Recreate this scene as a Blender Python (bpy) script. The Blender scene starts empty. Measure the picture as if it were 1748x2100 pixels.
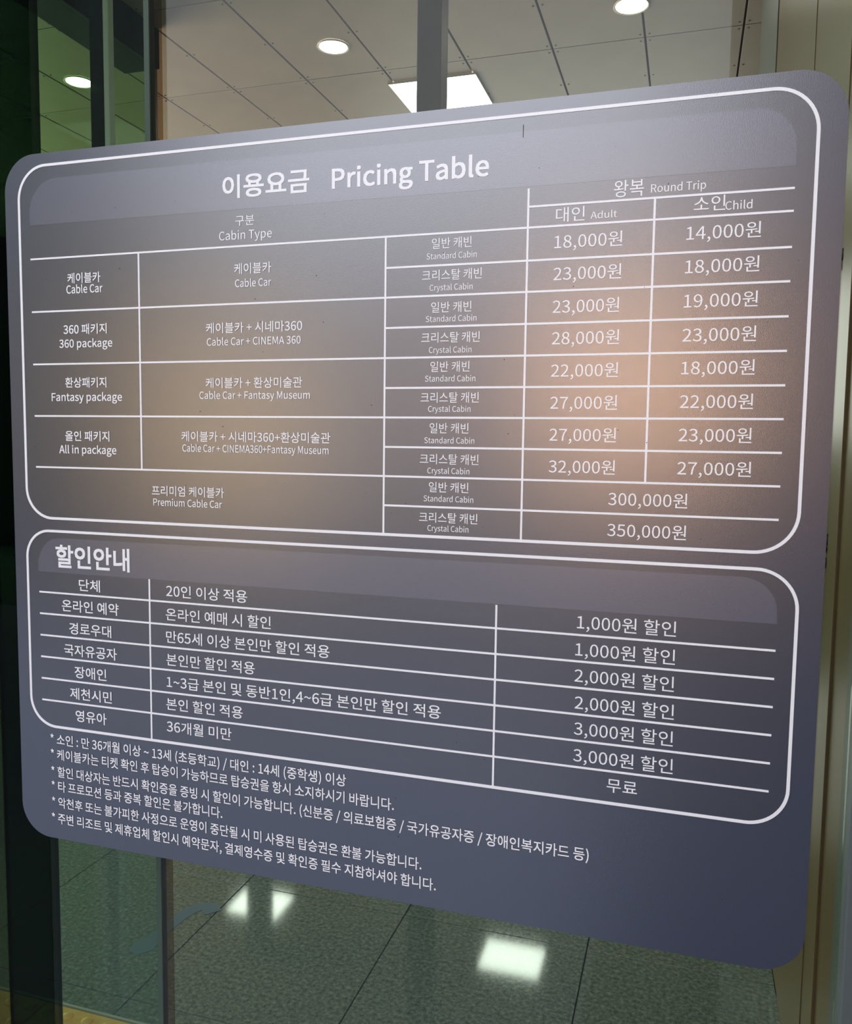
import bpy, bmesh, math, random, os
from mathutils import Matrix, Vector

C = bpy.context.scene.collection
sc = bpy.context.scene
random.seed(7)

# ------------------------------------------------------------------ camera
CAM_H = 1.49
cd = bpy.data.cameras.new('camera')
cam = bpy.data.objects.new('camera', cd)
C.objects.link(cam)
cam.matrix_world = Matrix(((0.95441958, -0.03757124, 0.29609400, 0.0),
                           (0.29819001, 0.07720965, -0.95137868, 0.0),
                           (0.01288316, 0.99630672, 0.08489377, CAM_H),
                           (0, 0, 0, 1)))
cd.sensor_fit = 'VERTICAL'
cd.sensor_height = 24.0
cd.lens = 24.0 * 1711.9 / 2100.0
cd.clip_start = 0.02
sc.camera = cam

# ------------------------------------------------------------------ world and exposure
w = bpy.data.worlds.new('overcast_sky')
sc.world = w
w.use_nodes = True
bg = w.node_tree.nodes['Background']
bg.inputs[0].default_value = (0.86, 0.90, 1.0, 1)
bg.inputs[1].default_value = SKY_STRENGTH = 1.6
sc.view_settings.view_transform = 'Standard'
sc.view_settings.look = 'None'
sc.view_settings.gamma = 1.0
sc.view_settings.use_curve_mapping = False
sc.view_settings.exposure = 0.58
sc.cycles.use_denoising = True
sc.cycles.max_bounces = 10
sc.cycles.transparent_max_bounces = 16
sc.cycles.caustics_reflective = False
sc.cycles.caustics_refractive = False
sc.cycles.sample_clamp_indirect = 6.0

def area(name, loc, aim, sx, sy, power, col):
    l = bpy.data.lights.new(name, 'AREA')
    l.shape = 'RECTANGLE'; l.size = sx; l.size_y = sy
    l.energy = power; l.color = col
    o = bpy.data.objects.new(name, l); C.objects.link(o)
    o.location = loc
    o.rotation_euler = (Vector(aim) - Vector(loc)).to_track_quat('-Z', 'Y').to_euler()
    return o
# unseen fill lights added to brighten the hall from its left side and back
area('hall_side_fill', (-9.15, 6.5, 1.5), (0.0, 6.5, 1.9), 5.0, 2.6, 420, (1.0, 0.90, 0.74))
area('hall_far_fill', (-2.0, 11.6, 2.6), (-2.0, 4.0, 1.5), 5.0, 2.0, 60, (0.95, 1.0, 0.92))

# ------------------------------------------------------------------ materials
def mat(name, col, rough=0.5, metal=0.0, spec=0.5, ior=None, emis=None, estr=0.0):
    m = bpy.data.materials.new(name); m.use_nodes = True
    b = m.node_tree.nodes['Principled BSDF']
    b.inputs['Base Color'].default_value = (*col, 1)
    b.inputs['Roughness'].default_value = rough
    b.inputs['Metallic'].default_value = metal
    b.inputs['Specular IOR Level'].default_value = spec
    if ior: b.inputs['IOR'].default_value = ior
    if emis:
        b.inputs['Emission Color'].default_value = (*emis, 1)
        b.inputs['Emission Strength'].default_value = estr
    return m

def noise_mat(name, stops, scale, detail=4, rough=0.5, metal=0.0, bump=0.0, bscale=None, stretch=None, ior=None,
              rough_var=0.0):
    """procedural: a noise drives a colour ramp, optional bump and uneven gloss"""
    m = mat(name, stops[0][1], rough, metal, ior=ior)
    nt = m.node_tree; N = nt.nodes; L = nt.links; b = N['Principled BSDF']
    tc = N.new('ShaderNodeTexCoord'); mp = N.new('ShaderNodeMapping')
    L.new(tc.outputs['Object'], mp.inputs[0])
    if stretch: mp.inputs['Scale'].default_value = stretch
    no = N.new('ShaderNodeTexNoise'); no.inputs['Scale'].default_value = scale
    no.inputs['Detail'].default_value = detail; no.inputs['Roughness'].default_value = 0.65
    L.new(mp.outputs[0], no.inputs['Vector'])
    cr = N.new('ShaderNodeValToRGB')
    el = cr.color_ramp.elements
    el[0].position, el[0].color = stops[0][0], (*stops[0][1], 1)
    el[1].position, el[1].color = stops[-1][0], (*stops[-1][1], 1)
    for p, c in stops[1:-1]:
        e = el.new(p); e.color = (*c, 1)
    L.new(no.outputs[0], cr.inputs[0]); L.new(cr.outputs[0], b.inputs['Base Color'])
    if bump:
        n2 = N.new('ShaderNodeTexNoise'); n2.inputs['Scale'].default_value = bscale or scale
        n2.inputs['Detail'].default_value = 3
        L.new(mp.outputs[0], n2.inputs['Vector'])
        bp = N.new('ShaderNodeBump'); bp.inputs['Strength'].default_value = bump
        bp.inputs['Distance'].default_value = 0.002
        L.new(n2.outputs[0], bp.inputs['Height']); L.new(bp.outputs[0], b.inputs['Normal'])
    if rough_var:
        mr = N.new('ShaderNodeMapRange')
        mr.inputs['To Min'].default_value = rough - rough_var; mr.inputs['To Max'].default_value = rough + rough_var
        L.new(no.outputs[0], mr.inputs[0]); L.new(mr.outputs[0], b.inputs['Roughness'])
    return m

def glass_mat(name, tint, ior=1.5, rough=0.0):
    """architectural sheet glass: tinted straight-through light plus a Fresnel reflection"""
    m = bpy.data.materials.new(name); m.use_nodes = True
    nt = m.node_tree; nt.nodes.clear(); N = nt.nodes; L = nt.links
    out = N.new('ShaderNodeOutputMaterial'); mx = N.new('ShaderNodeMixShader')
    tr = N.new('ShaderNodeBsdfTransparent'); tr.inputs[0].default_value = (*tint, 1)
    gl = N.new('ShaderNodeBsdfGlossy'); gl.inputs['Roughness'].default_value = rough
    fr = N.new('ShaderNodeFresnel'); fr.inputs[0].default_value = ior
    # keep the outside index on the far face too, so a thin sheet never mirrors totally
    ge = N.new('ShaderNodeNewGeometry'); mi = N.new('ShaderNodeMapRange')
    mi.inputs['To Min'].default_value = ior; mi.inputs['To Max'].default_value = 1.0 / ior
    L.new(ge.outputs['Backfacing'], mi.inputs[0]); L.new(mi.outputs[0], fr.inputs[0])
    L.new(fr.outputs[0], mx.inputs[0]); L.new(tr.outputs[0], mx.inputs[1]); L.new(gl.outputs[0], mx.inputs[2])
    L.new(mx.outputs[0], out.inputs[0])
    return m

M_BOARD = noise_mat('navy_laminate', [(0.3, (0.010, 0.017, 0.042)), (0.7, (0.014, 0.022, 0.052))], 900, 2, 0.25, bump=0.06, bscale=1400, ior=2.75)
M_INNER = noise_mat('navy_field', [(0.3, (0.008, 0.013, 0.030)), (0.7, (0.011, 0.017, 0.037))], 900, 2, 0.25, bump=0.06, bscale=1400, ior=2.8)
M_BAND = noise_mat('slate_band', [(0.3, (0.055, 0.060, 0.095)), (0.7, (0.064, 0.069, 0.106))], 900, 2, 0.25, bump=0.06, bscale=1400, ior=2.8)
M_WHITE = mat('white_vinyl', (0.94, 0.94, 0.95), 0.4, ior=2.2)
M_EDGE = mat('board_edge', (0.05, 0.05, 0.05), 0.6)
M_PANEL = noise_mat('ceiling_panel', [(0.35, (0.28, 0.225, 0.16)), (0.65, (0.34, 0.275, 0.20))], 1.3, 3, 0.45, bump=0.05, bscale=40)
M_DARK = mat('dark_void', (0.010, 0.010, 0.009), 0.9)
M_SCREW = mat('screw_head', (0.05, 0.045, 0.04), 0.5)
M_GRANITE = noise_mat('granite', [(0.33, (0.055, 0.085, 0.065)), (0.47, (0.125, 0.17, 0.14)), (0.55, (0.16, 0.21, 0.175)), (0.68, (0.27, 0.34, 0.28))], 85, 5, 0.06, bump=0.0, ior=1.55, rough_var=0.03)
M_TROFFER = mat('troffer_diffuser', (0.9, 0.9, 0.9), 0.5, emis=(0.86, 1.0, 0.86), estr=9.0)
M_DOWN = mat('downlight_lamp', (0.9, 0.9, 0.9), 0.5, emis=(1.0, 0.97, 0.86), estr=16.0)
M_TRIM = mat('white_trim', (0.62, 0.58, 0.46), 0.35)
M_HEADER = noise_mat('header_black_green', [(0.4, (0.006, 0.011, 0.007)), (0.6, (0.009, 0.014, 0.009))], 3, 2, 0.7, ior=1.2)
M_BRONZE = noise_mat('bronze_cladding', [(0.35, (0.125, 0.078, 0.030)), (0.65, (0.17, 0.11, 0.045))], 2.0, 3, 0.34, metal=0.0, ior=1.3, stretch=(1, 1, 0.25), rough_var=0.06)
M_BLUEGREY = mat('blue_grey_trim', (0.085, 0.10, 0.10), 0.4)
M_TEAL = mat('teal_seal', (0.05, 0.09, 0.065), 0.35)
M_BLACK = mat('black_gasket', (0.008, 0.008, 0.008), 0.5)
M_STILE = glass_mat('smoked_glass', (0.15, 0.22, 0.19), 1.2)
M_STRIP = glass_mat('amber_seal', (0.74, 0.62, 0.52), 1.3)
M_GLASS = glass_mat('clear_glass', (0.965, 0.975, 0.955), 1.35)
M_GREEN = glass_mat('green_glass', (0.80, 0.90, 0.83), 1.3)
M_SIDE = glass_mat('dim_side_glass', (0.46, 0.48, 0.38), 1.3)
M_GREEN2 = glass_mat('green_partition_glass', (0.62, 0.78, 0.62), 1.05)
M_POST = noise_mat('taupe_post', [(0.4, (0.16, 0.13, 0.12)), (0.6, (0.19, 0.155, 0.14))], 3, 2, 0.4)
M_STREAK = mat('pale_light_streak', (0.80, 0.84, 0.74), 0.3)  # pale non-metal colour stands in for light reflected along the post
M_WALL = noise_mat('hall_wall', [(0.4, (0.20, 0.22, 0.19)), (0.6, (0.24, 0.26, 0.22))], 2, 3, 0.7)
M_YELLOW = noise_mat('yellow_tactile', [(0.35, (0.85, 0.42, 0.06)), (0.65, (0.95, 0.55, 0.12))], 30, 3, 0.5)
M_REFLECTION = mat('faded_blue_reflection', (0.11, 0.18, 0.235), 0.35)  # colour of the mirrored blue shape painted on the floor
M_DUST = mat('dust', (0.75, 0.72, 0.66), 0.9)
M_PAVE = noise_mat('outdoor_paving', [(0.35, (0.04, 0.048, 0.065)), (0.65, (0.065, 0.075, 0.095))], 40, 4, 0.8)
M_FACADE = noise_mat('stucco', [(0.35, (0.62, 0.56, 0.55)), (0.65, (0.70, 0.63, 0.61))], 3, 3, 0.8)

# ------------------------------------------------------------------ helpers
def link(name, me, parent=None):
    o = bpy.data.objects.new(name, me); C.objects.link(o)
    if parent: o.parent = parent
    return o
def empty(name, loc=(0, 0, 0)):
    o = bpy.data.objects.new(name, None); C.objects.link(o); o.location = loc
    o.empty_display_size = 0.1
    return o
def tag(o, label=None, cat=None, group=None, kind=None):
    if label: o['label'] = label
    if cat: o['category'] = cat
    if group: o['group'] = group
    if kind: o['kind'] = kind
    return o
def add_box(bm, x0, x1, y0, y1, z0, z1):
    v = [bm.verts.new(p) for p in ((x0, y0, z0), (x1, y0, z0), (x1, y1, z0), (x0, y1, z0),
                                   (x0, y0, z1), (x1, y0, z1), (x1, y1, z1), (x0, y1, z1))]
    for f in ((0, 3, 2, 1), (4, 5, 6, 7), (0, 1, 5, 4), (1, 2, 6, 5), (2, 3, 7, 6), (3, 0, 4, 7)):
        bm.faces.new([v[i] for i in f])
def mesh_of(bm, m, bevel=0.0):
    if bevel:
        bmesh.ops.bevel(bm, geom=list(bm.edges), offset=bevel, segments=1, affect='EDGES', profile=0.5)
    me = bpy.data.meshes.new('m'); bm.to_mesh(me); bm.free()
    for k in (m if isinstance(m, (list, tuple)) else [m]): me.materials.append(k)
    return me
def box(name, x0, x1, y0, y1, z0, z1, m, parent=None, bevel=0.0, loc=None):
    bm = bmesh.new(); l = loc or (0, 0, 0)
    add_box(bm, x0 - l[0], x1 - l[0], y0 - l[1], y1 - l[1], z0 - l[2], z1 - l[2])
    me = mesh_of(bm, m, bevel); me.name = name
    o = link(name, me, parent)
    if loc: o.location = loc
    return o
def cyl(bm, c, r, h, n=16, axis='Z', r2=None):
    """closed cylinder/cone from c along axis"""
    r2 = r if r2 is None else r2
    def P(a, rr, t):
        u, v = math.cos(a) * rr, math.sin(a) * rr
        if axis == 'Z': return (c[0] + u, c[1] + v, c[2] + t)
        if axis == 'Y': return (c[0] + u, c[1] + t, c[2] + v)
        return (c[0] + t, c[1] + u, c[2] + v)
    A = [bm.verts.new(P(2 * math.pi * i / n, r, 0)) for i in range(n)]
    B = [bm.verts.new(P(2 * math.pi * i / n, r2, h)) for i in range(n)]
    bm.faces.new(A[::-1]); bm.faces.new(B)
    for i in range(n): bm.faces.new((A[i], A[(i + 1) % n], B[(i + 1) % n], B[i]))
def smooth(o):
    for p in o.data.polygons: p.use_smooth = True
    return o

def rr_pts(x0, x1, z0, z1, rs, n=14):
    """rounded rectangle outline; rs = radii bl, br, tr, tl"""
    out = []
    for (cx, cz, a0, r) in ((x0, z0, 180, rs[0]), (x1, z0, 270, rs[1]), (x1, z1, 0, rs[2]), (x0, z1, 90, rs[3])):
        sx = 1 if cx == x0 else -1; sz = 1 if cz == z0 else -1
        if r <= 0: out.append((cx, cz)); continue
        ox, oz = cx + sx * r, cz + sz * r
        for i in range(n + 1):
            a = math.radians(a0 + 90 * i / n)
            out.append((ox + r * math.cos(a), oz + r * math.sin(a)))
    return out
def slab(name, pts, y0, y1, m, parent, hole=None):
    """flat shape in the sign plane, front at y0, back at y1"""
    bm = bmesh.new()
    F = [bm.verts.new((x, y0, z)) for x, z in pts]; B = [bm.verts.new((x, y1, z)) for x, z in pts]
    n = len(pts)
    for i in range(n): bm.faces.new((F[i], B[i], B[(i + 1) % n], F[(i + 1) % n]))
    if hole:
        F2 = [bm.verts.new((x, y0, z)) for x, z in hole]; B2 = [bm.verts.new((x, y1, z)) for x, z in hole]
        for i in range(n):
            j = (i + 1) % n
            bm.faces.new((F[i], F[j], F2[j], F2[i])); bm.faces.new((B[j], B[i], B2[i], B2[j]))
            bm.faces.new((F2[i], F2[j], B2[j], B2[i]))
    else:
        bm.faces.new(F); bm.faces.new(B[::-1])
    bmesh.ops.recalc_face_normals(bm, faces=bm.faces)
    return link(name, mesh_of(bm, m), parent)

# ------------------------------------------------------------------ the hall behind the glass
CEIL = 4.04
ceiling = tag(box('ceiling', -9.2, 3.2, 0.95, 12.2, CEIL + 0.03, CEIL + 0.10, M_DARK), kind='structure')
PX, PY = 0.5845, 1.1340
gx = [-0.9355 + PX * i for i in range(-13, 7)]
gy = [5.646 + PY * j for j in range(-4, 6)]
pb = bmesh.new(); add_box(pb, 0.0065, PX - 0.0065, 0.0032, PY - 0.0032, 0, 0.024)
panel_me = mesh_of(pb, M_PANEL, 0.0015); panel_me.name = 'ceiling_panel'
for i in range(len(gx) - 1):
    for j in range(len(gy) - 1):
        o = link('ceiling_panel', panel_me, ceiling)
        o.location = (gx[i], gy[j], CEIL + random.uniform(0, 0.0015))
sb = bmesh.new()
for i in range(len(gx)):
    for j in range(len(gy)):
        for k in (0.04, 0.50, 0.96):
            for sx in (-0.028, 0.028):
                cyl(sb, (gx[i] + sx, gy[j] + PY * k, CEIL - 0.002), 0.0065, 0.003, 6)
tag(link('ceiling_screw', mesh_of(sb, M_SCREW), ceiling), kind='stuff')

floor = tag(box('floor', -9.2, 3.2, 0.915, 12.2, -0.08, -0.012, M_DARK), kind='structure')
TX, TY = 0.5680, 0.6050
fx = [-0.796 + TX * i for i in range(-7, 4)]
fy = [1.780 + TY * j for j in range(-1, 13)]
for i in range(len(fx) - 1):
    for j in range(len(fy) - 1):
        x0, x1 = fx[i] + 0.0018, fx[i + 1] - 0.0018
        if j == 0:
            y0, y1 = 1.712, 1.7785
        else:
            y0, y1 = fy[j] + 0.0012, fy[j + 1] - 0.0012
        if x0 < 0.287 < x1: x1 = 0.286
        if x0 > 0.287: continue
        box('floor_tile', x0, x1, y0, y1, -0.011, random.uniform(-0.0004, 0), M_GRANITE, floor, 0.0008)
tag(box('edge_strip', -3.0, 0.286, 1.7045, 1.7115, -0.011, 0.0008, mat('pale_edge_strip', (0.45, 0.46, 0.40), 0.4), floor), 'thin pale metal strip')
for i in range(len(fx) - 1):
    x0, x1 = fx[i] + 0.0018, min(fx[i + 1] - 0.0018, 0.286)
    if x0 > 0.28: continue
    for (a, b) in ((0.918, 1.399),):
        box('floor_tile', x0, x1, a, b, -0.011, 0, M_GRANITE, floor, 0.0008)

# yellow warning tiles with domes
tac = tag(empty('tactile_paving', (-1.56, 1.55, 0)), 'orange-yellow tactile warning tiles with raised domes at the bottom left', 'paving')
dbm = bmesh.new()
bmesh.ops.create_uvsphere(dbm, u_segments=12, v_segments=6, radius=0.0155)
for v in dbm.verts: v.co.z = max(v.co.z * 0.42, -0.001)
dome_me = mesh_of(dbm, M_YELLOW); dome_me.name = 'dome'
for p in dome_me.polygons: p.use_smooth = True
for k in range(-3, 5):
    xc = -1.56 + 0.30 * k + 0.15
    if xc > 0.1: continue
    t = box('tactile_tile', -0.149, 0.149, -0.149, 0.149, -0.011, 0.001, M_YELLOW, tac, 0.001)
    t.location = (xc + 1.56, 0.0, 0)
    if k > 1: continue
    for a in range(5):
        for b in range(5):
            d = link('dome', dome_me, t); d.location = ((a - 2) * 0.06, (b - 2) * 0.06, 0.001)

# walls
wl = tag(box('wall_left', -9.3, -9.2, 0.9, 12.3, -0.08, 4.14, M_WALL), kind='structure')
wb = tag(box('wall_back', -9.2, 3.2, 12.2, 12.3, -0.08, 4.14, M_WALL), kind='structure')
wf = tag(box('wall_far_right', 3.2, 3.3, 0.9, 12.3, -0.08, 4.14, M_WALL), kind='structure')
wr = tag(box('wall_right', 0.300, 0.52, 1.46, 4.80, 0, CEIL, M_DARK), kind='structure')
cuts = [1.46, 1.482, 1.545, 1.755, 1.862, 1.925, 2.33, 2.52, 2.98, 3.78, 4.80]
cmat = [M_BLACK, M_TEAL, M_BRONZE, M_BRONZE, M_BRONZE, M_BRONZE, M_BRONZE, M_BRONZE, M_BRONZE, M_BLUEGREY]
coff = [0, 0.004, 0, 0.006, 0, 0.002, 0, 0.002, 0, 0.004]
cname = ['gasket', 'corner_seal'] + ['cladding_panel'] * 7 + ['end_trim']
for i in range(len(cmat)):
    box(cname[i], 0.2870 - coff[i], 0.2998, cuts[i] + 0.0015, cuts[i + 1] - 0.0015, 0.001, CEIL - 0.001, cmat[i], wr, 0.001)
for (y, z) in ((1.943, 1.862), (1.905, 1.878), (1.902, 1.296), (1.915, 1.245)):
    b_ = bmesh.new(); cyl(b_, (0.2865, y, z), 0.013, -0.010, 10, 'X', 0.009)
    link('bolt', mesh_of(b_, M_BLACK), wr)
b_ = bmesh.new(); add_box(b_, 0.278, 0.286, 1.905, 1.99, -0.006, 0.006)
bmesh.ops.rotate(b_, cent=(0.28, 1.905, 0), matrix=Matrix.Rotation(math.radians(18), 3, 'X'), verts=b_.verts)
o = link('latch', mesh_of(b_, M_BLACK), wr); o.location = (0, 0, 1.272)

# glazed side partition under a dark header beam
part = tag(empty('glass_partition', (-3.26, 4.7, 0)), 'green glass side partition under a deep black header beam, upper left', 'partition')
PL = (-3.26, 4.7, 0)
def pbox(name, x0, x1, y0, y1, z0, z1, m, bevel=0.0):
    return box(name, x0 - PL[0], x1 - PL[0], y0 - PL[1], y1 - PL[1], z0, z1, m, part, bevel)
pbox('header_beam', -3.52, -3.262, 1.0, 4.715, 3.80, 4.036, M_HEADER, 0.002)
pbox('glass_sheet', -3.300, -3.290, 1.0, 4.690, 0.003, 3.799, M_GREEN2)
pbox('edge_profile', -3.310, -3.280, 4.691, 4.714, 0.003, 3.799, M_TEAL)
# steel post beside it
sp = tag(empty('steel_post', (-2.67, 3.4, 0)), 'slim upright post with a bright reflection painted along its edge beneath the black header beam', 'post')
box('post_body', -0.045, 0.028, -0.02, 0.06, 0.001, 4.039, M_HEADER, sp, 0.002)
box('streak_edge', 0.029, 0.060, -0.02, 0.02, 0.001, 4.039, M_STREAK, sp, 0.003)  # strip painted pale as the reflected streak

# columns
tag(box('column', -1.322, -1.199, 4.0, 4.12, 0.001, 4.039, M_POST, None, 0.004, loc=(-1.26, 4.06, 0)), 'square taupe column crossing in front of the lit ceiling panel', 'column')
tag(box('column', -4.320, -4.105, 7.6, 7.8, 0.001, 4.039, M_POST, None, 0.004, loc=(-4.21, 7.70, 0)), 'column far inside whose reflection splits the left light patch on the floor', 'column')

# ceiling lights
def troffer(x, y, label):
    t = tag(empty('ceiling_light_panel', (x, y, CEIL)), label, 'ceiling light', 'square ceiling light panels')
    hx, hy = 0.325, 0.272
    bm = bmesh.new()
    for (a, b, c, d) in ((-hx, hx, -hy, -hy + .006), (-hx, hx, hy - .006, hy), (-hx, -hx + .006, -hy + .006, hy - .006), (hx - .006, hx, -hy + .006, hy - .006)):
        add_box(bm, a, b, c, d, -0.012, 0)
    link('frame', mesh_of(bm, M_TRIM), t)
    box('diffuser', -hx + .0062, hx - .0062, -hy + .0062, hy - .0062, -0.010, -0.001, M_TROFFER, t)
troffer(-1.822, 6.115, 'square glowing ceiling light panel above the sign, crossed by a taupe column')
troffer(-1.590, 8.425, 'square light panel seen mirrored whole in the floor below the sign')
troffer(-4.655, 8.520, 'square light panel seen mirrored and split in two in the floor at bottom left')
def downlight(x, y, label):
    t = tag(empty('downlight', (x, y, CEIL)), label, 'ceiling light', 'round recessed downlights')
    bm = bmesh.new(); n = 28
    prof = [(0.104, 0.0), (0.106, -0.006), (0.098, -0.008), (0.090, -0.002)]
    rings = [[bm.verts.new((r * math.cos(2 * math.pi * i / n), r * math.sin(2 * math.pi * i / n), z)) for i in range(n)] for r, z in prof]
    for a, b in zip(rings, rings[1:]):
        for i in range(n): bm.faces.new((a[i], a[(i + 1) % n], b[(i + 1) % n], b[i]))
    smooth(link('trim_ring', mesh_of(bm, M_TRIM), t))
    bm = bmesh.new(); cyl(bm, (0, 0, -0.0035), 0.0905, 0.003, 28)
    link('lamp', mesh_of(bm, M_DOWN), t)
downlight(-2.300, 5.225, 'round downlight left of the square ceiling light panel')
downlight(-0.408, 5.225, 'round downlight cut by the top edge of the photo, right of centre')
downlight(-4.290, 5.225, 'round downlight seen through green glass at the upper left')

# blue reflection on the floor, painted as a curved flat band with a wide head
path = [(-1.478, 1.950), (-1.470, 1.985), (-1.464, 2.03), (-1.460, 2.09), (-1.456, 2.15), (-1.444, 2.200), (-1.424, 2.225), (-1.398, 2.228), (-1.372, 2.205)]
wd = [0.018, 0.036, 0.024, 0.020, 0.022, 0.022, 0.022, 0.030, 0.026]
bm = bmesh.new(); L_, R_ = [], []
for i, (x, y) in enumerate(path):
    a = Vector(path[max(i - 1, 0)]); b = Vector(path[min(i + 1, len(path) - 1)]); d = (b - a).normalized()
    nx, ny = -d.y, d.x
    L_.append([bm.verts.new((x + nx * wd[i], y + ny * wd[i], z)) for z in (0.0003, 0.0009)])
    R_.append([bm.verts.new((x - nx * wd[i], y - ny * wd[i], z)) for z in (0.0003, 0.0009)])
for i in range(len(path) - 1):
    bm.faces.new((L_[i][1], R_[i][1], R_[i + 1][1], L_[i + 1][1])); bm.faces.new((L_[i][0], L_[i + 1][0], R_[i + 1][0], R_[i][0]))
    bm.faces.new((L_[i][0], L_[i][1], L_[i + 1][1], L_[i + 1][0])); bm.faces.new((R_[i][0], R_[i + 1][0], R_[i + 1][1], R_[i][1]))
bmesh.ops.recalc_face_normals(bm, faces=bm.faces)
tag(link('floor_reflection', mesh_of(bm, M_REFLECTION)), 'faded blue curved reflection painted on the granite floor at lower left', 'painted_reflection')

# ------------------------------------------------------------------ shop front glass and door frame
gl = tag(empty('window_1', (0, 0.9, 0)), kind='structure')
def gbox(name, x0, x1, y0, y1, z0, z1, m, parent=gl, bevel=0.0):
    return box(name, x0, x1, y0 - 0.9, y1 - 0.9, z0, z1, m, parent, bevel)
gbox('glass_pane', -0.8165, 0.166, 0.9035, 0.9115, 0.05, 3.95, M_GLASS)
gbox('door_stile', -0.894, -0.8175, 0.9036, 0.920, 0.05, 3.95, M_STILE)
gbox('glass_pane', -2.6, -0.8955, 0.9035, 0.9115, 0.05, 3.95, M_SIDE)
gbox('window_frame', 0.167, 0.230, 0.88, 0.94, 0.0, 4.0, M_BLUEGREY, bevel=0.002)
gbox('top_rail', -2.6, 0.1665, 0.885, 0.93, 3.951, 4.03, M_BLUEGREY, bevel=0.002)
gbox('bottom_rail', -2.6, 0.1665, 0.885, 0.93, 0.0, 0.049, M_BLUEGREY, bevel=0.002)
# sliding leaf behind the fixed pane: green glass ending in a seal strip
leaf = tag(empty('door_1', (0, 0.95, 0)), kind='structure')
box('door_glass', -1.55, -0.6765, -0.004, 0.004, 0.05, 3.90, M_GREEN, leaf)
box('edge_seal', -0.6760, -0.6685, -0.006, 0.006, 0.05, 3.90, M_TEAL, leaf)
box('edge_profile', -0.6683, -0.6560, -0.004, 0.004, 0.05, 3.90, M_STRIP, leaf)

# dust specks on the glass
bm = bmesh.new()
for k in range(150):
    x, z = random.uniform(-1.0, 0.16), random.choice((random.uniform(1.86, 2.1), random.uniform(1.86, 2.1), random.uniform(0.72, 0.93), random.uniform(1.0, 1.8)))
    if -0.87 < x < 0.14 and 0.93 < z < 1.86: x = random.uniform(0.14, 0.16)
    if random.random() < .35 and z > 1.86: x = random.uniform(-0.05, 0.16)
    cyl(bm, (x, 0.9030, z), random.uniform(0.0003, 0.0009), 0.0003, 6, 'Y')
tag(link('dust_speck', mesh_of(bm, M_DUST), gl), kind='stuff')

# ------------------------------------------------------------------ outside, behind the photographer
tag(box('ground', -14, 10, -14, 0.88, -0.10, 0.0, M_PAVE), kind='structure')
tag(box('path', -7.0, -0.2, -4.0, 0.86, 0.0005, 0.012, mat('pale_paving', (0.20, 0.225, 0.28), 0.7)), kind='structure')
fa = tag(empty('facade', (0, -7, 0)), kind='structure')
box('facade_wall', -14, 10, -0.4, 0, 0.001, 3.6, M_FACADE, fa)
M_SHUTTER = mat('dark_shutter', (0.035, 0.055, 0.055), 0.6)
box('dark_block', -13.9, -6.0, 0.001, 0.6, 0.002, 9.0, M_SHUTTER, fa)
box('brown_block', 0.25, 9.9, 0.001, 0.6, 0.002, 9.0, mat('brown_render', (0.17, 0.135, 0.125), 0.8), fa)
def lamp(x0, x1, z0, z1, col, e):
    box('lit_window', x0, x1, 0.001, 0.03, z0, z1, mat('lit_window', (0.6, 0.5, 0.4), 0.5, emis=col, estr=e), fa)
lamp(-1.00, -0.15, 1.45, 2.75, (1.0, 0.58, 0.33), 8.0)
lamp(-5.85, -4.60, 0.55, 2.85, (1.0, 0.68, 0.34), 2.6)

# ------------------------------------------------------------------ the pricing sign
Y0 = 0.9000                      # printed face
sign = tag(empty('price_sign', (-0.36, Y0 + 0.0033, 0.943)), 'large navy price board with rounded corners and white lettered table, on the glass', 'sign')
SX, SY, SZ = sign.location
def S(name, pts, y0, y1, m, hole=None):
    q = [(x - SX, z - SZ) for x, z in pts]; hq = [(x - SX, z - SZ) for x, z in hole] if hole else None
    return slab(name, q, y0 - SY, y1 - SY, m, sign, hq)
S('board', rr_pts(-0.8585, 0.1345, 0.9428, 1.8485, (.046, .046, .046, .046)), Y0, Y0 + 0.0030, M_BOARD)
S('table_field', rr_pts(-0.8358, 0.1082, 1.3825, 1.8328, (.040, .042, .042, .042)), Y0 - 0.0002, Y0, M_INNER)
S('table_field', rr_pts(-0.8378, 0.1108, 1.1000, 1.3645, (.040, .040, .040, .036)), Y0 - 0.0002, Y0, M_INNER)
S('title_band', rr_pts(-0.8197, 0.0898, 1.7597, 1.8165, (0, 0, .038, .042)), Y0 - 0.0004, Y0 - 0.0002, M_BAND)
S('title_band', rr_pts(-0.8205, 0.0928, 1.3100, 1.3560, (0, 0, .034, .036)), Y0 - 0.0004, Y0 - 0.0002, M_BAND)
def frame(x0, x1, z0, z1, r, w=0.0033):
    h = w / 2
    S('border_line', rr_pts(x0 - h, x1 + h, z0 - h, z1 + h, [k + h for k in r]), Y0 - 0.0007, Y0 - 0.0002, M_WHITE,
      rr_pts(x0 + h, x1 - h, z0 + h, z1 - h, [k - h for k in r]))
frame(-0.8362, 0.1085, 1.3820, 1.8332, (.040, .042, .042, .042))
frame(-0.8382, 0.1112, 1.0995, 1.3650, (.040, .040, .040, .036))
def rule(x0, x1, z0, z1, t=0.0007):
    S('table_line', [(x0, z0), (x1, z0), (x1, z1), (x0, z1)], Y0 - t, Y0 - 0.0002, M_WHITE)
LW = 0.0011
def hl(z, x0, x1): rule(x0, x1, z - LW, z + LW)
def vl(x, z0, z1): rule(x - LW, x + LW, z0, z1, 0.00066)
X0, X2, X3, X4, X5, X9 = -0.8200, -0.6564, -0.3312, -0.1706, -0.0408, 0.0899
hl(1.7170, X0, X9); hl(1.7386, X4, X9)
for z in (1.6500, 1.5828, 1.5160, 1.4492): hl(z, X0, X9)
for z in (1.6827, 1.6163, 1.5492, 1.4826, 1.4157): hl(z, X3, X9)
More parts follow.
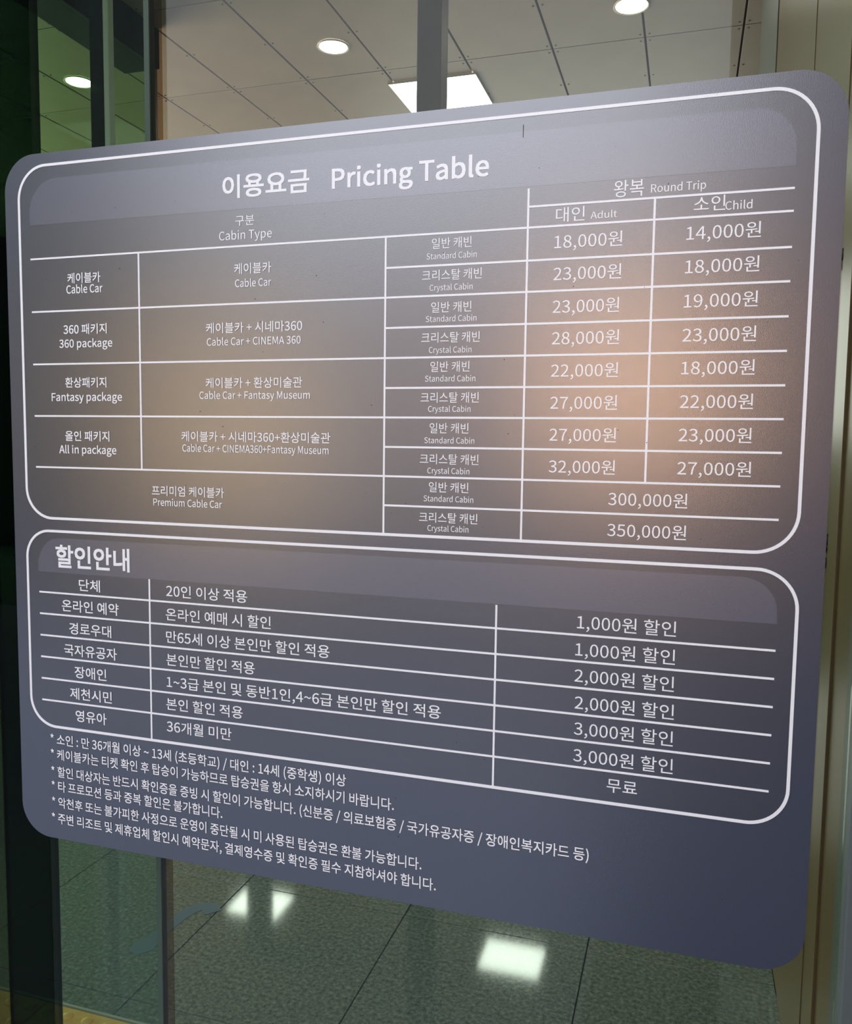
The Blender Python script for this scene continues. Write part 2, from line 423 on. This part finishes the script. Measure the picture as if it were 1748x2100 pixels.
vl(X2, 1.4492, 1.7170); vl(X3, 1.3836, 1.7170); vl(X4, 1.3836, 1.7575); vl(X5, 1.4492, 1.7386)
for z in (1.2826, 1.2534, 1.2241, 1.1946, 1.1650, 1.1353): hl(z, X0, 0.0930)
vl(-0.6480, 1.1010, 1.3100); vl(-0.1964, 1.1010, 1.3090)

# lettering: (name, words, left, right, baseline, em size, extra stroke) in millimetres on the board
TEXT = [
    ('heading_text', '이용요금', -538.0, -425.0, 1775.2, 28.9, 0.018),
    ('heading_text', 'Pricing Table', -397.0, -214.0, 1774.5, 28.6, 0.018),
    ('column_text', '구분', -521.0, -496.0, 1741.5, 13.3, 0.000),
    ('column_text', 'Cabin Type', -543.0, -473.0, 1725.0, 13.6, 0.000),
    ('column_text', '대인', -141.0, -111.0, 1721.8, 16.7, 0.000),
    ('column_text', 'Adult', -105.0, -78.0, 1722.0, 9.5, 0.000),
    ('column_text', '왕복', -82.0, -52.0, 1742.9, 18.9, 0.000),
    ('column_text', 'Round Trip', -45.0, 8.0, 1744.0, 10.9, 0.000),
    ('column_text', '소인', -3.0, 27.0, 1723.2, 16.7, 0.000),
    ('column_text', 'Child', 27.0, 52.0, 1722.0, 10.9, 0.000),
    ('package_text', '케이블카', -763.0, -713.0, 1685.1, 14.2, 0.010),
    ('package_text', 'Cable Car', -765.0, -710.0, 1671.5, 13.6, 0.010),
    ('package_text', '360 패키지', -771.0, -705.0, 1621.0, 14.2, 0.010),
    ('package_text', '360 package', -778.0, -697.0, 1603.5, 13.6, 0.010),
    ('package_text', '환상패키지', -770.0, -707.0, 1553.6, 14.2, 0.010),
    ('package_text', 'Fantasy package', -792.0, -684.0, 1535.5, 13.6, 0.010),
    ('package_text', '올인 패키지', -772.0, -704.0, 1485.1, 14.2, 0.010),
    ('package_text', 'All in package', -782.0, -694.0, 1468.0, 13.6, 0.010),
    ('package_text', '케이블카', -523.0, -474.0, 1685.6, 14.0, 0.004),
    ('package_text', 'Cable Car', -522.0, -474.0, 1669.5, 12.0, 0.004),
    ('package_text', '케이블카 + 시네마360', -562.0, -434.0, 1617.0, 14.0, 0.004),
    ('package_text', 'Cable Car + CINEMA 360', -561.0, -436.0, 1601.5, 12.0, 0.004),
    ('package_text', '케이블카 + 환상미술관', -563.0, -434.0, 1551.5, 14.0, 0.004),
    ('package_text', 'Cable Car + Fantasy Museum', -572.0, -424.0, 1537.5, 12.0, 0.004),
    ('package_text', '케이블카 + 시네마360+환상미술관', -598.0, -398.0, 1486.6, 14.0, 0.004),
    ('package_text', 'Cable Car + CINEMA360+Fantasy Museum', -597.0, -400.0, 1473.0, 12.0, 0.004),
    ('package_text', '프리미엄 케이블카', -642.0, -539.0, 1418.1, 14.0, 0.004),
    ('package_text', 'Premium Cable Car', -640.0, -542.0, 1404.5, 12.0, 0.004),
    ('cabin_text', '일반 캐빈', -277.0, -232.0, 1701.4, 12.9, 0.000),
    ('cabin_text', '일반 캐빈', -277.0, -231.0, 1632.4, 12.9, 0.000),
    ('cabin_text', '일반 캐빈', -277.0, -232.0, 1567.5, 12.9, 0.000),
    ('cabin_text', '일반 캐빈', -277.0, -232.0, 1499.5, 12.9, 0.000),
    ('cabin_text', '일반 캐빈', -277.0, -231.0, 1433.4, 12.9, 0.000),
    ('cabin_text', '크리스탈 캐빈', -288.0, -220.0, 1667.4, 12.9, 0.000),
    ('cabin_text', '크리스탈 캐빈', -288.0, -221.0, 1599.5, 12.9, 0.000),
    ('cabin_text', '크리스탈 캐빈', -288.0, -221.0, 1533.5, 12.9, 0.000),
    ('cabin_text', '크리스탈 캐빈', -288.0, -220.0, 1464.9, 12.9, 0.000),
    ('cabin_text', '크리스탈 캐빈', -288.0, -220.0, 1399.0, 12.9, 0.000),
    ('cabin_text', 'Standard Cabin', -283.0, -226.0, 1689.5, 8.8, 0.000),
    ('cabin_text', 'Standard Cabin', -283.0, -225.0, 1621.5, 8.8, 0.000),
    ('cabin_text', 'Standard Cabin', -283.0, -225.0, 1556.0, 8.8, 0.000),
    ('cabin_text', 'Standard Cabin', -283.0, -225.0, 1487.5, 8.8, 0.000),
    ('cabin_text', 'Standard Cabin', -283.0, -225.0, 1422.0, 8.8, 0.000),
    ('cabin_text', 'Crystal Cabin', -279.0, -230.0, 1655.5, 8.8, 0.000),
    ('cabin_text', 'Crystal Cabin', -279.0, -230.0, 1587.5, 8.8, 0.000),
    ('cabin_text', 'Crystal Cabin', -279.0, -230.0, 1522.5, 8.8, 0.000),
    ('cabin_text', 'Crystal Cabin', -279.0, -230.0, 1453.5, 8.8, 0.000),
    ('cabin_text', 'Crystal Cabin', -278.0, -230.0, 1388.5, 8.8, 0.000),
    ('price_text', '18,000원', -142.0, -72.0, 1694.0, 17.2, 0.000),
    ('price_text', '23,000원', -142.0, -72.0, 1661.0, 17.2, 0.000),
    ('price_text', '23,000원', -142.0, -73.0, 1627.0, 17.2, 0.000),
    ('price_text', '28,000원', -142.0, -72.0, 1594.0, 17.2, 0.000),
    ('price_text', '22,000원', -142.0, -72.0, 1560.0, 17.2, 0.000),
    ('price_text', '27,000원', -142.0, -72.0, 1526.0, 17.2, 0.000),
    ('price_text', '27,000원', -142.0, -72.0, 1492.0, 17.2, 0.000),
    ('price_text', '32,000원', -142.0, -72.0, 1458.0, 17.2, 0.000),
    ('price_text', '14,000원', -9.0, 61.0, 1695.0, 17.2, 0.000),
    ('price_text', '18,000원', -9.0, 61.0, 1662.0, 17.2, 0.000),
    ('price_text', '19,000원', -9.0, 61.0, 1628.0, 17.2, 0.000),
    ('price_text', '23,000원', -9.0, 61.0, 1594.0, 17.2, 0.000),
    ('price_text', '18,000원', -9.0, 61.0, 1561.0, 17.2, 0.000),
    ('price_text', '22,000원', -9.0, 61.0, 1527.0, 17.2, 0.000),
    ('price_text', '23,000원', -9.0, 61.0, 1493.0, 17.2, 0.000),
    ('price_text', '27,000원', -9.0, 62.0, 1459.0, 17.2, 0.000),
    ('price_text', '300,000원', -78.0, 2.0, 1425.0, 17.2, 0.000),
    ('price_text', '350,000원', -78.0, 2.0, 1392.0, 17.2, 0.000),
    ('heading_text', '할인안내', -792.0, -677.0, 1319.9, 32.2, 0.020),
    ('discount_text', '단체', -756.0, -723.0, 1289.2, 17.3, 0.007),
    ('discount_text', '온라인 예약', -784.0, -695.0, 1260.3, 17.3, 0.007),
    ('discount_text', '경로우대', -773.0, -707.0, 1230.2, 17.3, 0.007),
    ('discount_text', '국자유공자', -782.0, -699.0, 1200.8, 17.3, 0.007),
    ('discount_text', '장애인', -766.0, -716.0, 1171.8, 17.3, 0.007),
    ('discount_text', '제천시민', -774.0, -708.0, 1142.3, 17.3, 0.007),
    ('discount_text', '영유아', -766.0, -717.0, 1112.3, 17.3, 0.007),
    ('discount_text', '20인 이상 적용', -623.0, -508.0, 1290.3, 17.3, 0.004),
    ('discount_text', '온라인 예매 시 할인', -624.0, -476.0, 1260.3, 17.3, 0.004),
    ('discount_text', '만65세 이상 본인만 할인 적용', -624.0, -398.0, 1231.3, 17.3, 0.004),
    ('discount_text', '본인만 할인 적용', -624.0, -498.0, 1201.8, 17.3, 0.004),
    ('discount_text', '1~3급 본인 및 동반1인,4~6급 본인만 할인 적용', -624.0, -259.0, 1172.8, 17.3, 0.004),
    ('discount_text', '본인 할인 적용', -625.0, -515.0, 1143.9, 17.3, 0.004),
    ('discount_text', '36개월 미만', -625.0, -531.0, 1114.3, 17.3, 0.004),
    ('discount_text', '1,000원 할인', -107.0, -4.0, 1290.0, 18.2, 0.000),
    ('discount_text', '1,000원 할인', -108.0, -4.0, 1260.0, 18.2, 0.000),
    ('discount_text', '2,000원 할인', -108.0, -4.0, 1231.0, 18.2, 0.000),
    ('discount_text', '2,000원 할인', -107.0, -3.0, 1201.0, 18.2, 0.000),
    ('discount_text', '3,000원 할인', -107.0, -3.0, 1172.0, 18.2, 0.000),
    ('discount_text', '3,000원 할인', -107.0, -2.0, 1142.0, 18.2, 0.000),
    ('discount_text', '무료', -70.0, -38.0, 1113.3, 17.3, 0.000),
    ('note_text', '* 소인 : 만 36개월 이상 ~ 13세 (초등학교) / 대인 : 14세 (중학생) 이상', -808.0, -376.0, 1076.2, 16.4, 0.007),
    ('note_text', '* 케이블카는 티켓 확인 후 탑승이 가능하므로 탑승권을 항시 소지하시기 바랍니다.', -808.0, -315.0, 1055.2, 16.4, 0.007),
    ('note_text', '* 할인 대상자는 반드시 확인증을 증빙 시 할인이 가능합니다. (신분증 / 의료보험증 / 국가유공자증 / 장애인복지카드 등)', -808.0, -87.0, 1031.2, 16.4, 0.007),
    ('note_text', '* 타 프로모션 등과 중복 할인은 불가합니다.', -808.0, -545.0, 1010.8, 16.4, 0.007),
    ('note_text', '* 악천후 또는 불가피한 사정으로 운영이 중단될 시 미 사용된 탑승권은 환불 가능합니다.', -808.0, -280.0, 988.2, 16.4, 0.007),
    ('note_text', '* 주변 리조트 및 제휴업체 할인시 예약문자, 결제영수증 및 확인증 필수 지참하셔야 합니다.', -809.0, -262.0, 965.7, 16.4, 0.007),
]
try:
    FONT = bpy.data.fonts.load(os.path.join(bpy.utils.resource_path('LOCAL'), 'datafiles', 'fonts', 'Noto Sans CJK Regular.woff2'))
except Exception:
    FONT = None
CAP = {}
def text(name, body, x0, x1, zb, em, bold):
    cu = bpy.data.curves.new('t', 'FONT'); cu.body = body
    if FONT: cu.font = FONT
    cu.size = 1.0; cu.resolution_u = 3
    o = bpy.data.objects.new('t', cu); C.objects.link(o)
    dg = bpy.context.evaluated_depsgraph_get(); dg.update()
    me = bpy.data.meshes.new_from_object(o.evaluated_get(dg))
    bpy.data.objects.remove(o); bpy.data.curves.remove(cu)
    bold *= 1 / EMK
    xs = [v.co.x for v in me.vertices]
    a, b = min(xs) - bold, max(xs) + bold
    kx = (x1 - x0) / (b - a) / 1000
    kz = em / 1000 * EMK
    bm = bmesh.new(); bm.from_mesh(me)
    bmesh.ops.dissolve_limit(bm, angle_limit=0.02, verts=bm.verts, edges=bm.edges)
    base = list(bm.faces)
    shifts = [(0, 0)] if bold <= 0 else [(-bold, -bold), (bold, bold), (-bold, bold), (bold, -bold)]
    lay = bm.verts.layers.int.new('copy')
    sets = [(base, shifts[0])]
    for k in range(1, len(shifts)):
        d = bmesh.ops.duplicate(bm, geom=base)
        fs = [g for g in d['geom'] if isinstance(g, bmesh.types.BMFace)]
        sets.append((fs, shifts[k]))
    for k, (fs, (dx, dz)) in enumerate(sets):          # heavier weights: the stroke laid down four times, a hair apart
        for v in {v for f in fs for v in f.verts}:
            v.co = Vector((x0 / 1000 + (v.co.x + dx - a) * kx - SX, Y0 - 0.0005 - 0.00002 * k - SY, zb / 1000 + (v.co.y + dz) * kz - SZ))
    ex = bmesh.ops.extrude_face_region(bm, geom=list(bm.faces))
    for g in ex['geom']:
        if isinstance(g, bmesh.types.BMVert): g.co.y -= 0.0002
    bmesh.ops.recalc_face_normals(bm, faces=bm.faces)
    bm.to_mesh(me); bm.free(); me.materials.clear(); me.materials.append(M_WHITE); me.name = name
    return link(name, me, sign)
def probe():
    """em scale of the font in Blender units, from the height of a capital H"""
    cu = bpy.data.curves.new('t', 'FONT'); cu.body = 'H'
    if FONT: cu.font = FONT
    o = bpy.data.objects.new('t', cu); C.objects.link(o)
    dg = bpy.context.evaluated_depsgraph_get(); dg.update()
    me = bpy.data.meshes.new_from_object(o.evaluated_get(dg))
    h = max(v.co.y for v in me.vertices)
    bpy.data.objects.remove(o); bpy.data.curves.remove(cu); bpy.data.meshes.remove(me)
    return h
HCAP = probe()
EMK = 0.733 / HCAP
for row in TEXT: text(*row)
# fine scratch and specks on the printed face
bm = bmesh.new()
add_box(bm, -0.1782 - SX, -0.1776 - SX, Y0 - 0.0008 - SY, Y0 - 0.0005 - SY, 1.8105 - SZ, 1.8235 - SZ)
link('scratch', mesh_of(bm, M_EDGE), sign)
bm = bmesh.new()
for k in range(110):
    x = random.uniform(-0.84, 0.12); z = random.uniform(1.0, 1.84)
    cyl(bm, (x - SX, Y0 - 0.0009 - SY, z - SZ), random.uniform(0.0002, 0.0006), 0.0003, 5, 'Y')
tag(link('grime_speck', mesh_of(bm, M_EDGE), sign), kind='stuff')
